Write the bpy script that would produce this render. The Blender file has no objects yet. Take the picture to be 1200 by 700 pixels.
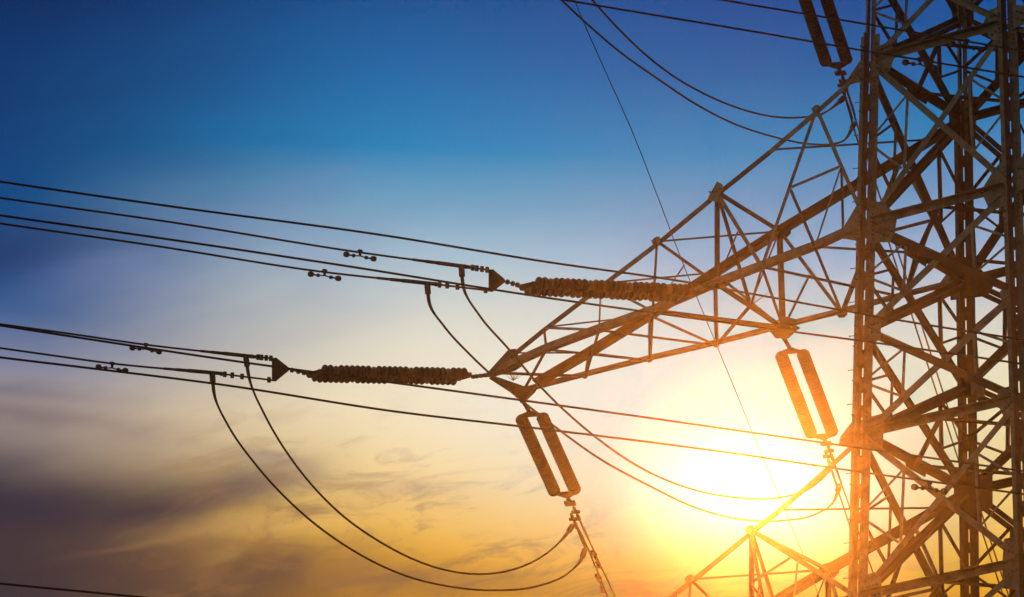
import bpy, bmesh, math, random
from mathutils import Vector, Matrix
random.seed(7)
V = Vector
col = bpy.context.scene.collection
scene = bpy.context.scene
# ------------------------------------------------------------------ camera
FPX, YAW, PITCH, ROLL = 6255.87, 0.633456, 0.3805837, 0.0126990
CAM = V((65.8587, -110.5467, -53.1824))
Fw = V((-math.sin(YAW)*math.cos(PITCH), math.cos(YAW)*math.cos(PITCH), math.sin(PITCH)))
R0 = V((math.cos(YAW), math.sin(YAW), 0)); U0 = R0.cross(Fw)
Rt = R0*math.cos(ROLL)+U0*math.sin(ROLL); Up = -R0*math.sin(ROLL)+U0*math.cos(ROLL)
cd = bpy.data.cameras.new("camera"); cam = bpy.data.objects.new("camera", cd); col.objects.link(cam)
cd.sensor_width = 36; cd.lens = 36*FPX/1200; cd.clip_start = 1; cd.clip_end = 9000
m = Matrix((Rt, Up, -Fw)).transposed().to_4x4(); m.translation = CAM; cam.matrix_world = m
scene.camera = cam
scene.view_settings.view_transform = 'Standard'; scene.view_settings.look = 'None'
scene.view_settings.exposure = 0; scene.view_settings.gamma = 1
scene.cycles.use_denoising = True
scene.cycles.max_bounces = 6; scene.cycles.volume_bounces = 0

def ray(x, y):
    return (Fw+Rt*((x-600)/FPX)-Up*((y-350)/FPX)).normalized()
def onp(x, y, P, n):
    d = ray(x, y); return CAM+d*((P-CAM).dot(n)/d.dot(n))
def px(P):
    d = P-CAM; z = d.dot(Fw); return 600+FPX*d.dot(Rt)/z, 350-FPX*d.dot(Up)/z
SUND = ray(880, 576)

# ------------------------------------------------------------------ world
def srgb(r, g, b):
    f = lambda c: (c/12.92 if c <= .04045 else ((c+.055)/1.055)**2.4)
    return (f(r/255), f(g/255), f(b/255), 1)
world = bpy.data.worlds.new("World"); scene.world = world; world.use_nodes = True
nt = world.node_tree; nt.nodes.clear(); N = nt.nodes; L = nt.links
def mth(op, a, b=None, c=None, clamp=False):
    n = N.new('ShaderNodeMath'); n.operation = op; n.use_clamp = clamp
    for i, v in enumerate((a, b, c)):
        if v is None: continue
        if isinstance(v, (int, float)): n.inputs[i].default_value = v
        else: L.new(v, n.inputs[i])
    return n.outputs[0]
def vdot(a, v):
    n = N.new('ShaderNodeVectorMath'); n.operation = 'DOT_PRODUCT'; L.new(a, n.inputs[0]); n.inputs[1].default_value = v
    return n.outputs['Value']
def mix(fac, a, b, mode='MIX'):
    n = N.new('ShaderNodeMix'); n.data_type = 'RGBA'; n.blend_type = mode
    for s, v in ((n.inputs[0], fac), (n.inputs[6], a), (n.inputs[7], b)):
        if isinstance(v, (int, float)): s.default_value = v
        elif isinstance(v, tuple): s.default_value = v
        else: L.new(v, s)
    return n.outputs[2]
def ramp(fac, stops):
    n = N.new('ShaderNodeValToRGB'); L.new(fac, n.inputs[0]); cr = n.color_ramp
    cr.interpolation = 'EASE' if False else 'LINEAR'
    while len(cr.elements) > 1: cr.elements.remove(cr.elements[-1])
    cr.elements[0].position = stops[0][0]; cr.elements[0].color = stops[0][1]
    for p, c in stops[1:]:
        e = cr.elements.new(p); e.color = c
    return n.outputs[0]
tc = N.new('ShaderNodeTexCoord').outputs['Generated']
# sky directions: sx grows to the right of the view, sy grows downwards (hundredths of a radian-like unit)
sx0 = mth('MULTIPLY_ADD', vdot(tc, tuple(R0)), 62.56, 6.0)
vz = vdot(tc, (0, 0, 1))
sy0 = mth('MULTIPLY_ADD', mth('SUBTRACT', vz, math.sin(PITCH)), -1/.01484, 3.5)
comb = N.new('ShaderNodeCombineXYZ'); L.new(mth('MULTIPLY', sx0, .55), comb.inputs[0]); L.new(mth('MULTIPLY_ADD', sx0, .25, mth('MULTIPLY', sy0, 1.6)), comb.inputs[1])
def noise(scale, detail, rough, off, dist=0.):
    ad = N.new('ShaderNodeVectorMath'); ad.operation = 'ADD'; L.new(comb.outputs[0], ad.inputs[0]); ad.inputs[1].default_value = (off, off*1.7, off*.3)
    n = N.new('ShaderNodeTexNoise'); n.inputs['Scale'].default_value = scale; n.inputs['Detail'].default_value = detail
    n.inputs['Roughness'].default_value = rough; n.inputs['Distortion'].default_value = dist; L.new(ad.outputs[0], n.inputs['Vector'])
    return n.outputs[0]
n1 = noise(.7, 4, .5, 3.1, .2); n2 = noise(.5, 6, .55, 11.3, .25); n3 = noise(1.6, 6, .62, 27., 1.2)
sx = mth('MULTIPLY_ADD', mth('SUBTRACT', n1, .5), 1.5, sx0)
sy = mth('MULTIPLY_ADD', mth('SUBTRACT', n2, .5), .75, sy0)
front = mth('MULTIPLY', mth('ADD', vdot(tc, tuple(Fw)), 0.0), 1, clamp=True)
def fy(y): return min(1, max(0, (y+1200)/2700))
facy = mth('MULTIPLY', mth('ADD', sy0, 12), 1/27, clamp=True)
def R3(*s): return ramp(facy, [(fy(y), srgb(*c)) for y, *c in s])
rl = R3((-1200, 4, 20, 50), (-400, 5, 34, 74), (0, 3, 44, 92), (90, 3, 56, 110), (170, 2, 62, 118), (250, 12, 72, 130), (320, 34, 78, 136), (380, 60, 94, 144), (440, 124, 130, 158),
        (490, 172, 156, 150), (545, 142, 126, 122), (600, 92, 78, 80), (700, 66, 56, 62), (1100, 40, 30, 30), (1500, 20, 16, 18))
rc = R3((-1200, 4, 22, 56), (-400, 6, 48, 100), (0, 0, 84, 146), (90, 0, 108, 170), (170, 44, 132, 188), (240, 118, 164, 194), (300, 168, 192, 208), (350, 202, 208, 202), (410, 230, 220, 194),
        (480, 246, 224, 176), (540, 252, 216, 138), (600, 246, 194, 80), (660, 236, 168, 44), (720, 196, 134, 36), (1100, 70, 45, 30), (1500, 20, 16, 18))
rr = R3((-1200, 4, 22, 56), (-400, 6, 44, 92), (0, 0, 80, 148), (90, 0, 104, 164), (170, 84, 136, 186), (240, 136, 160, 194), (300, 170, 180, 206), (350, 205, 200, 200), (410, 238, 222, 190),
        (480, 250, 226, 160), (540, 246, 206, 118), (600, 250, 198, 84), (660, 246, 180, 46), (720, 228, 158, 38), (1100, 80, 48, 30), (1500, 20, 16, 18))
base = mix(mth('SMOOTHSTEP', .2, 5.2, sx) if False else 0.0, rl, rc)
def sstep(v, a, b):
    n = N.new('ShaderNodeMapRange'); n.interpolation_type = 'SMOOTHSTEP'; L.new(v, n.inputs[0])
    n.inputs[1].default_value = a; n.inputs[2].default_value = b; return n.outputs[0]
base = mix(sstep(sx, -.2, 5.4), rl, rc)
base = mix(sstep(sx0, 4.8, 9.0), base, rr)
def gauss(x0, y0, a, b, X=None, Y=None, rot=0.):
    X = X or sx; Y = Y or sy
    dx = mth('SUBTRACT', X, x0); dy = mth('SUBTRACT', Y, y0)
    if rot:
        dy = mth('MULTIPLY_ADD', dx, rot, dy)
    e = mth('ADD', mth('POWER', mth('ABSOLUTE', mth('DIVIDE', dx, a)), 2), mth('POWER', mth('ABSOLUTE', mth('DIVIDE', dy, b)), 2))
    return mth('EXPONENT', mth('MULTIPLY', e, -1))
def blob(c, g, color, k):
    return mix(mth('MULTIPLY', g, k, clamp=True), c, srgb(*color))
# cloud banks and thin streaks
base = blob(base, gauss(-.2, 3.15, 1.7, .36, rot=.12), (42, 52, 92), .62)
base = blob(base, gauss(-.2, 4.75, 1.6, .16), (96, 92, 112), .55)
base = blob(base, gauss(.2, 5.05, 1.5, .16), (104, 88, 96), .55)
base = blob(base, gauss(-.1, 6.15, 2.1, .62, rot=-.10), (54, 48, 62), 1.1)
base = blob(base, gauss(1.5, 6.1, 1.6, .36, rot=.22), (70, 55, 60), 1.05)
base = blob(base, gauss(2.6, 5.8, .8, .16, rot=.25), (104, 76, 70), .75)
base = blob(base, gauss(.7, 6.9, 2.4, .42), (64, 52, 58), .95)
base = blob(base, gauss(2.6, 6.7, 1.7, .3), (112, 80, 58), .6)
base = blob(base, gauss(3.1, 5.45, .5, .10, rot=-.2), (140, 116, 110), .5)
base = blob(base, gauss(2.3, 6.32, 1.2, .06, rot=.22), (150, 108, 74), .5)
base = blob(base, gauss(4.9, 5.75, .7, .12, rot=.05), (196, 150, 100), .5)
base = blob(base, gauss(4.6, 6.95, 2.2, .16), (146, 100, 64), .6)
base = blob(base, gauss(3.9, 6.1, 1.8, .18, rot=.1), (236, 184, 98), .5)
n4 = noise(.75, 6, .5, 41., .3)
streak = sstep(n3, .47, .66)
gold = mth('MULTIPLY', sstep(n4, .50, .68), mth('MULTIPLY', sstep(sy0, 5.2, 5.9), mth('MULTIPLY', sstep(sx0, 1.8, 3.8), sstep(sx0, 7.6, 5.6))))
base = mix(mth('MULTIPLY', gold, .50), base, srgb(240, 184, 96))
dusk = mth('MULTIPLY', sstep(n4, .52, .34), mth('MULTIPLY', sstep(sy0, 5.0, 6.0), sstep(sx0, 5.2, 2.4)))
base = mix(mth('MULTIPLY', dusk, .55), base, srgb(70, 54, 58))
low = mth('MULTIPLY', mth('MULTIPLY', sstep(sy0, 4.3, 6.2), sstep(sx0, .6, 3.4)), sstep(sx0, 9.4, 5.0))
base = mix(mth('MULTIPLY', mth('MULTIPLY', streak, low), .60), base, srgb(146, 104, 66))
low2 = mth('MULTIPLY', sstep(sy0, 5.9, 6.8), sstep(sx0, 6, 10))
base = mix(mth('MULTIPLY', mth('MULTIPLY', streak, low2), .35), base, srgb(196, 130, 84))
mauve = mth('MULTIPLY', sstep(n2, .45, .75), mth('MULTIPLY', sstep(sy0, .8, 2.4), sstep(sy0, 4.6, 3.0)))
base = mix(mth('MULTIPLY', mauve, .28), base, srgb(120, 128, 184))
# glow round the sun
def sung(a, b): return gauss(8.78, 5.62, a, b, X=sx0, Y=mth('MULTIPLY_ADD', mth('SUBTRACT', n2, .5), .35, sy0))
base = blob(base, gauss(7.9, 4.75, 3.2, 1.15, X=sx0), (248, 242, 234), .85)
base = blob(base, sung(2.1, .85), (250, 230, 190), .8)
core = mth('MULTIPLY', sung(1.15, .62), 1.4)
sky = mix(mth('MULTIPLY', core, 1.0, clamp=True), base, (1.15, 1.1, .98, 1))
# the haze box adds the sun's aureole in front of the sky; the sky behind it is darker by that much
x_ = mth('POWER', mth('ADD', .000225, mth('MULTIPLY', mth('SUBTRACT', 1, vdot(tc, tuple(SUND))), 1.97)), 1.5)
aur = mth('MINIMUM', mth('DIVIDE', 2.9e-5, x_), mth('MULTIPLY_ADD', sstep(sx0, 9.9, 8.9), .45, .5))
ac = N.new('ShaderNodeCombineXYZ')
for i_, k_ in enumerate((1, .29, .03)): L.new(mth('MULTIPLY', aur, k_), ac.inputs[i_])
sub = N.new('ShaderNodeVectorMath'); sub.operation = 'SUBTRACT'; L.new(sky, sub.inputs[0]); L.new(ac.outputs[0], sub.inputs[1])
mxv = N.new('ShaderNodeVectorMath'); mxv.operation = 'MAXIMUM'; L.new(sub.outputs[0], mxv.inputs[0]); mxv.inputs[1].default_value = (.001, .001, .001)
sky = mxv.outputs[0]
# the half of the sky behind the view: dusk blue, with an unseen pale patch added to light the steel from the left
back = ramp(vz, [(0, (.010, .010, .014, 1)), (.25, (.020, .026, .042, 1)), (1, (.006, .018, .045, 1))])
sky_fill = mth('POWER', mth('MAXIMUM', vdot(tc, tuple(V((-.50, -.84, .20)).normalized())), 0), 4)
SKY_FILL = (.44, .48, .37, 1)
back = mix(mth('MULTIPLY', sky_fill, mth('MULTIPLY_ADD', n2, .6, .7), clamp=True), back, SKY_FILL)
allsky = mix(sstep(vdot(tc, tuple(Fw)), .92, .982), back, sky)
below = sstep(vz, -.02, .03)
allsky = mix(below, (.008, .007, .006, 1), allsky)
nish = N.new('ShaderNodeTexSky'); nish.sky_type = 'NISHITA'; nish.sun_disc = False
nish.sun_elevation = math.asin(SUND.z); nish.sun_rotation = math.atan2(SUND.x, SUND.y)
bg = N.new('ShaderNodeBackground'); L.new(allsky, bg.inputs[0]); bg.inputs[1].default_value = 1
bg2 = N.new('ShaderNodeBackground'); L.new(nish.outputs[0], bg2.inputs[0]); bg2.inputs[1].default_value = .00004
add = N.new('ShaderNodeAddShader'); L.new(bg.outputs[0], add.inputs[0]); L.new(bg2.outputs[0], add.inputs[1])
out = N.new('ShaderNodeOutputWorld'); L.new(add.outputs[0], out.inputs[0])

# ------------------------------------------------------------------ sun
sl = bpy.data.lights.new("sun", 'SUN'); sun = bpy.data.objects.new("sun", sl); col.objects.link(sun)
sl.energy = .32; sl.angle = math.radians(.5); sl.color = (1, .31, .045)
sun.rotation_euler = (-SUND).to_track_quat('-Z', 'Y').to_euler()
sun.location = SUND*200

# ------------------------------------------------------------------ materials
def mat(name, base, rough, metal=0., var=.35, vs=3., bump=.1, rust=0., spec=.5):
    m = bpy.data.materials.new(name); m.use_nodes = True; t = m.node_tree; b = t.nodes['Principled BSDF']
    b.inputs['Roughness'].default_value = rough; b.inputs['Metallic'].default_value = metal
    b.inputs['Specular IOR Level'].default_value = spec
    g = t.nodes.new('ShaderNodeNewGeometry')
    n = t.nodes.new('ShaderNodeTexNoise'); n.inputs['Scale'].default_value = vs; n.inputs['Detail'].default_value = 6; n.inputs['Roughness'].default_value = .65
    t.links.new(g.outputs['Position'], n.inputs['Vector'])
    r = t.nodes.new('ShaderNodeValToRGB'); r.color_ramp.elements[0].position = .3; r.color_ramp.elements[1].position = .72
    lo = [c*(1-var) for c in base]; hi = [min(1, c*(1+var)) for c in base]
    r.color_ramp.elements[0].color = (*lo, 1); r.color_ramp.elements[1].color = (*hi, 1)
    t.links.new(n.outputs[0], r.inputs[0]); outc = r.outputs[0]
    if rust:
        n2_ = t.nodes.new('ShaderNodeTexNoise'); n2_.inputs['Scale'].default_value = vs*2.7; n2_.inputs['Detail'].default_value = 8; n2_.inputs['Roughness'].default_value = .7
        t.links.new(g.outputs['Position'], n2_.inputs['Vector'])
        r2 = t.nodes.new('ShaderNodeValToRGB'); r2.color_ramp.elements[0].position = .54; r2.color_ramp.elements[1].position = .70
        t.links.new(n2_.outputs[0], r2.inputs[0])
        mu = t.nodes.new('ShaderNodeMath'); mu.operation = 'MULTIPLY'; mu.inputs[1].default_value = rust; t.links.new(r2.outputs[0], mu.inputs[0])
        mx = t.nodes.new('ShaderNodeMix'); mx.data_type = 'RGBA'; t.links.new(mu.outputs[0], mx.inputs[0]); t.links.new(outc, mx.inputs[6]); mx.inputs[7].default_value = (.12, .065, .035, 1); outc = mx.outputs[2]
    t.links.new(outc, b.inputs['Base Color'])
    if bump:
        bp = t.nodes.new('ShaderNodeBump'); bp.inputs['Strength'].default_value = bump; bp.inputs['Distance'].default_value = .02
        n3_ = t.nodes.new('ShaderNodeTexNoise'); n3_.inputs['Scale'].default_value = vs*6; n3_.inputs['Detail'].default_value = 5
        t.links.new(g.outputs['Position'], n3_.inputs['Vector']); t.links.new(n3_.outputs[0], bp.inputs['Height']); t.links.new(bp.outputs[0], b.inputs['Normal'])
    return m
STEEL = mat('weathered_galvanised_steel', (.17, .16, .13), .62, .15, .55, 2.6, .3, .8, .4)
DARK = mat('shaded_steel', (.045, .036, .028), .7, .1, .35, 2.2, .25, .5, .3)  # shaded copy of the steel: shade put into the colour of the darker members
BOLT = mat('bolt_steel', (.10, .09, .08), .6, .3, .3, 8, 0)
CABLE = mat('aged_aluminium_cable', (.10, .085, .07), .6, .3, .3, 5, 0, 0, .3)
HARD = mat('line_hardware_steel', (.09, .075, .06), .6, .3, .3, 6, .1, .4, .3)
PORC = mat('brown_glazed_insulator', (.014, .008, .005), .5, 0, .3, 4, 0, 0, .3)
PALE = mat('pale_insulator_disc', (.36, .28, .14), .4, 0, .15, 4, 0, 0, .4)
TWIG = mat('dry_twig', (.16, .11, .06), .8, 0, .3, 8, 0)
SOIL = mat('dry_grass_soil', (.07, .06, .035), .95, 0, .4, .15, .4)

# ------------------------------------------------------------------ builders
def basis(d):
    d = d.normalized(); a = V((0, 0, 1)) if abs(d.z) < .9 else V((1, 0, 0))
    u = d.cross(a).normalized(); return u, d.cross(u)
class MB:
    def __init__(s): s.v = []; s.f = []; s.dark = False; s.split = None
    def merge(s, o):
        """add the faces of another builder as the second material of this mesh (bolt heads on a plate)"""
        b = len(s.v); s.split = len(s.f) if s.split is None else s.split; s.v += o.v; s.f += [tuple(b+i for i in f) for f in o.f]
    def prism(s, poly0, poly1):
        b = len(s.v); n = len(poly0); s.v += list(poly0)+list(poly1)
        s.f.append(tuple(b+i for i in range(n))[::-1]); s.f.append(tuple(b+n+i for i in range(n)))
        for i in range(n):
            j = (i+1) % n; s.f.append((b+i, b+j, b+n+j, b+n+i))
    def lbar(s, p, q, a, t, u, v, b=None):
        """L section: corner on the line p-q, one flange along u (width a), one along v (width b)"""
        b = b or a; d = (q-p).normalized(); u = (u-d*u.dot(d)).normalized(); v = v-d*v.dot(d); v = (v-u*v.dot(u)).normalized()
        sec = [V((0, 0)), V((a, 0)), V((a, t)), V((t, t)), V((t, b)), V((0, b))]
        s.prism([p+u*c.x+v*c.y for c in sec], [q+u*c.x+v*c.y for c in sec])
    def box(s, c, u, v, w):
        p = [c+u*i+v*j for i, j in ((-1, -1), (1, -1), (1, 1), (-1, 1))]
        s.prism([x-w for x in p], [x+w for x in p])
    def cyl(s, p, q, r, n=8, r2=None):
        u, v = basis(q-p); r2 = r if r2 is None else r2
        c = [(math.cos(2*math.pi*i/n), math.sin(2*math.pi*i/n)) for i in range(n)]
        s.prism([p+u*a*r+v*b*r for a, b in c], [q+u*a*r2+v*b*r2 for a, b in c])
    def lathe(s, p, d, prof, n=14):
        """prof: list of (along, radius)"""
        u, v = basis(d); d = d.normalized(); b = len(s.v)
        for z, r in prof:
            for i in range(n):
                a = 2*math.pi*i/n; s.v.append(p+d*z+(u*math.cos(a)+v*math.sin(a))*r)
        for k in range(len(prof)-1):
            for i in range(n):
                j = (i+1) % n; s.f.append((b+k*n+i, b+k*n+j, b+(k+1)*n+j, b+(k+1)*n+i))
        s.f.append(tuple(b+i for i in range(n))[::-1]); s.f.append(tuple(b+(len(prof)-1)*n+i for i in range(n)))
    def tube(s, pts, r, n=8):
        b = len(s.v); m_ = len(pts); rr_ = r if isinstance(r, list) else [r]*m_
        d0 = (pts[1]-pts[0]).normalized(); u, v = basis(d0)
        for k, p in enumerate(pts):
            d = (pts[min(k+1, m_-1)]-pts[max(k-1, 0)]).normalized()
            u = (u-d*u.dot(d)).normalized(); v = d.cross(u)
            for i in range(n):
                a = 2*math.pi*i/n; s.v.append(p+(u*math.cos(a)+v*math.sin(a))*rr_[k])
        for k in range(m_-1):
            for i in range(n):
                j = (i+1) % n; s.f.append((b+k*n+i, b+k*n+j, b+(k+1)*n+j, b+(k+1)*n+i))
        s.f.append(tuple(b+i for i in range(n))[::-1]); s.f.append(tuple(b+(m_-1)*n+i for i in range(n)))
    def plate(s, pts, n, t):
        s.prism([p-n*t/2 for p in pts], [p+n*t/2 for p in pts])
    def bolt(s, p, n, r=.030, h=.035):
        s.cyl(p, p+n*h, r, 6); s.cyl(p+n*h, p+n*(h+.03), r*.5, 6)
    def ring(s, c, n, R, r, k=12, m_=6):
        u, v = basis(n); b = len(s.v); n = n.normalized()
        for i in range(k):
            a = 2*math.pi*i/k; e = u*math.cos(a)+v*math.sin(a)
            for j in range(m_):
                t_ = 2*math.pi*j/m_; s.v.append(c+e*(R+r*math.cos(t_))+n*r*math.sin(t_))
        for i in range(k):
            for j in range(m_):
                i2 = (i+1) % k; j2 = (j+1) % m_; s.f.append((b+i*m_+j, b+i2*m_+j, b+i2*m_+j2, b+i*m_+j2))
    def build(s, name, material, parent=None, loc=None, smooth=False, bevel=0, extra=None):
        origin = loc if loc is not None else V((0, 0, 0))
        me = bpy.data.meshes.new(name); me.from_pydata([tuple(p-origin) for p in s.v], [], s.f)
        bm = bmesh.new(); bm.from_mesh(me); bmesh.ops.recalc_face_normals(bm, faces=bm.faces); bm.to_mesh(me); bm.free()
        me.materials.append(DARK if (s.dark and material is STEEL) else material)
        if s.split is not None:
            me.materials.append(BOLT)
            for p in me.polygons: p.material_index = 1 if p.index >= s.split else 0
        if smooth:
            for p in me.polygons: p.use_smooth = True
        o = bpy.data.objects.new(name, me); col.objects.link(o); o.location = origin
        if parent: o.parent = parent; o.matrix_parent_inverse = Matrix.Identity(4); o.location = origin
        return o
def tag(o, label=None, cat=None, group=None, kind=None):
    for k, v in (('label', label), ('category', cat), ('group', group), ('kind', kind)):
        if v: o[k] = v
    return o
def empty(name, label, cat, group=None, loc=(0, 0, 0)):
    o = bpy.data.objects.new(name, None); col.objects.link(o); o.location = loc; o.empty_display_size = .3
    return tag(o, label, cat, group)

# ------------------------------------------------------------------ ground
g = MB(); GZ = -55.0
S_ = 24; ext = 2650
for i in range(S_+1):
    for j in range(S_+1):
        x = (i/S_-.5)*2*ext; y = (j/S_-.5)*2*ext; r = math.hypot(x, y)
        g.v.append(V((x, y, GZ+(0 if r < 300 else (math.sin(x*.004)+math.cos(y*.0035)+2)*1.5*min(1, (r-300)/400)))))
for i in range(S_):
    for j in range(S_):
        a = i*(S_+1)+j; g.f.append((a, a+S_+1, a+S_+2, a+1))
o = g.build('ground', SOIL); tag(o, kind='structure')

# ------------------------------------------------------------------ tower geometry
WT = 4.4; RD = 1.11248; K = .0468544
H1, HM, H3, H4 = 4.62225, 2.93723, 5.84234, 10.20775
def hw(z): return (WT-K*z)/2
def leg(i, z):
    sx_, sy_ = ((-1, -1), (1, -1), (-1, 1), (1, 1))[i]      # A front-left, B front-right, C rear-left, D rear-right
    w = hw(z); return V((sx_*w, sy_*w*RD, z))
A_, B_, C_, D_ = 0, 1, 2, 3
levels = [(H1+H3+4.6, 'top'), (H1+H3+2.3, 'q'), (H1+H3, 'u'), (H1+HM, 'n'), (H1, '1'), (0, '2'), (-HM, 'm'), (-H3, '3'), (-H4, '4'), (-H4-3.1, 'r'), (-H4-6.4, 's')]
low_levels = [-H4-6.4, -24, -31.5, -39.5, -47.5, GZ]
tower = empty('transmission_tower', 'tall galvanised steel lattice pylon at the right, holding every insulator string and cable', 'pylon', loc=(0, 0, GZ))
TO = V((0, 0, GZ))
def tpart(mb, name, material, parent=tower, base=None, **k):
    """link under the tower: the tower empty stands at the ground"""
    o = mb.build(name, material, None, **k); o.parent = parent
    if parent is tower: o.location = o.location-TO
    return o
FACES = [((A_, B_), V((0, -1, 0))), ((A_, C_), V((-1, 0, 0))), ((B_, D_), V((1, 0, 0))), ((C_, D_), V((0, 1, 0)))]
# --- legs: pairs of angles set corner to corner with a gap (star section)
LT = H1+.75
zbot = GZ+.02; ztop = levels[0][0]+1
def star(mb, p, q, a, t, gap):
    X, Y = V((1, 0, 0)), V((0, 1, 0)); o1 = (X+Y)*gap/2
    mb.lbar(p+o1, q+o1, a, t, X, Y); mb.lbar(p-o1, q-o1, a, t, -X, -Y)
legobj = []
for i in range(4):
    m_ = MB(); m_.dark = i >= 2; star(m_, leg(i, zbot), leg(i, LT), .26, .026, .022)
    z = -16.0
    while z < LT-.5:                      # stitch plates joining the two angles
        p = leg(i, z); m_.box(p, V((.09, .09, 0)), V((.006, -.006, 0)), V((0, 0, random.uniform(.14, .26))))
        z += .72
    for z0_, z1_ in {A_: [(H1-1.1, H1+.5), (-1.0, .9), (-H3-.5, -H3+.6), (-3.4, -2.4)], B_: [(H1-.6, H1+.6), (-1.0, 1.2), (-H3-.6, -H3+.6)]}.get(i, []):
        bb = MB(); z = z0_
        while z < z1_:
            p = leg(i, z); bb.bolt(p+V((.17, .010, 0)), V((0, -1, 0)), .028, .035)
            if int((z-z0_)/.12) % 2: bb.bolt(p+V((-.22, -.038, 0)), V((0, -1, 0)), .024, .03)
            z += .12
        m_.merge(bb)
    lo_ = tpart(m_, 'leg', STEEL); legobj.append(lo_)
    m_ = MB(); star(m_, leg(i, LT-1.6), leg(i, ztop), .13, .018, .02)
    tpart(m_, 'upper_leg', STEEL)
    m_ = MB(); b_ = leg(i, GZ); m_.prism([b_+V((x, y, -.3)) for x, y in ((-.8, -.8), (.8, -.8), (.8, .8), (-.8, .8))], [b_+V((x, y, .35)) for x, y in ((-.6, -.6), (.6, -.6), (.6, .6), (-.6, .6))])
    tpart(m_, 'footing', mat('footing_concrete', (.3, .29, .27), .9) if i == 0 else bpy.data.materials['footing_concrete'])
# climbing pegs on the left face of the front-left leg, alternating
z = -12.0; k = 0
pegs = []
while z < LT-.3:
    p = leg(A_, z); m_ = MB()
    if k % 2: a_ = p+V((-.25, -.03, 0)); b_ = a_+V((-.15, -.01, .01))
    else: a_ = p+V((-.03, -.25, 0)); b_ = a_+V((-.01, -.15, .01))
    m_.cyl(a_+(a_-b_)*.3, b_, .011, 6); m_.cyl(b_, b_+(b_-a_)*.1, .02, 6)
    o = m_.build('step_bolt', BOLT); o.parent = legobj[0]
    z += .47; k += 1

# --- bracing of the four faces
jit = lambda: random.uniform(.004, .03)
braces = []     # (name, mb, length on screen, face)
def inframe(p, q):
    a, b = px(p), px(q); n = 0
    for i in range(21):
        t = i/20; x = a[0]+(b[0]-a[0])*t; y = a[1]+(b[1]-a[1])*t
        n += (0 <= x <= 1200 and 0 <= y <= 700)
    return math.hypot(a[0]-b[0], a[1]-b[1])*n/21
def member(name, p, q, a, N_, inner=True, off=None, flip=False, t=None, trim=.0, lst=None, double=False, dark=False):
    """angle with one flange lying in the face whose outward normal is N_"""
    d = (q-p).normalized(); p = p+d*trim; q = q-d*trim; off = jit() if off is None else off
    u = N_.cross(d).normalized()
    if u.z > 0 or (abs(u.z) < .05 and u.dot(V((1, 0, 0))) < 0): u = -u
    if flip: u = -u
    t = t or max(.008, a*.085); m_ = MB(); m_.dark = dark
    v = -N_ if inner else N_
    c = -u*a*.45+N_*off
    if double:
        m_.lbar(p+c+u*a*.5+u*.012, q+c+u*a*.5+u*.012, a*.9, t, u, v); m_.lbar(p+c+u*a*.5-u*.012, q+c+u*a*.5-u*.012, a*.9, t, -u, v)
    else: m_.lbar(p+c, q+c, a, t, u, v)
    (braces if lst is None else lst).append((name, m_, inframe(p, q)))
def face_panel(fi, zt, zb, sizes, redund=True, horiz_top=True, horiz_bot=False):
    (i, j), N_ = FACES[fi]; big, rs, hs = sizes
    TL, TR, BL, BR = leg(i, zt), leg(j, zt), leg(i, zb), leg(j, zb)
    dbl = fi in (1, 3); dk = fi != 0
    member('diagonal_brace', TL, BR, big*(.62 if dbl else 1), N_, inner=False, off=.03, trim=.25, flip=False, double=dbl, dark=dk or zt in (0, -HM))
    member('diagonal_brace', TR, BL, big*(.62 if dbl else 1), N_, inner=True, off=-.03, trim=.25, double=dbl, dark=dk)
    if horiz_top: member('horizontal_strut', TL, TR, hs, N_, inner=(fi != 0), off=.01, trim=.2, dark=dk)
    if redund:
        for (a_, b_, c_, d_) in ((TL, BR, BL, TR), (TR, BL, BR, TL)):   # a top of this leg, c bottom of this leg
            qu = a_.lerp(b_, .27); ql = c_.lerp(d_, .27); mid = a_.lerp(c_, .5)
            member('redundant_brace', mid, qu, rs*.8, N_, inner=True, trim=.08, dark=dk)
            member('redundant_brace', mid, ql, rs*.8, N_, inner=True, trim=.08, dark=dk)
            member('redundant_brace', qu, ql, rs, N_, inner=(fi != 2), trim=.06, dark=dk)
for fi in range(4):
    for k in range(len(levels)-1):
        zt, zb = levels[k][0], levels[k+1][0]; nm = levels[k][1]
        big = .17 if fi in (0, 2) else .25
        if nm in ('top', 'q', 'u'): big *= .8
        if nm in ('m', '2') and fi == 0: big = .20
        face_panel(fi, zt, zb, (big, .085, .19), redund=(nm not in ('top', 'q', 'u') and k < 8), horiz_top=nm in ('top', 'u', '1', '2', '3', '4', 's'))
    for k in range(len(low_levels)-1):
        face_panel(fi, low_levels[k], low_levels[k+1], (.2, .1, .16), redund=False)
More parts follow.
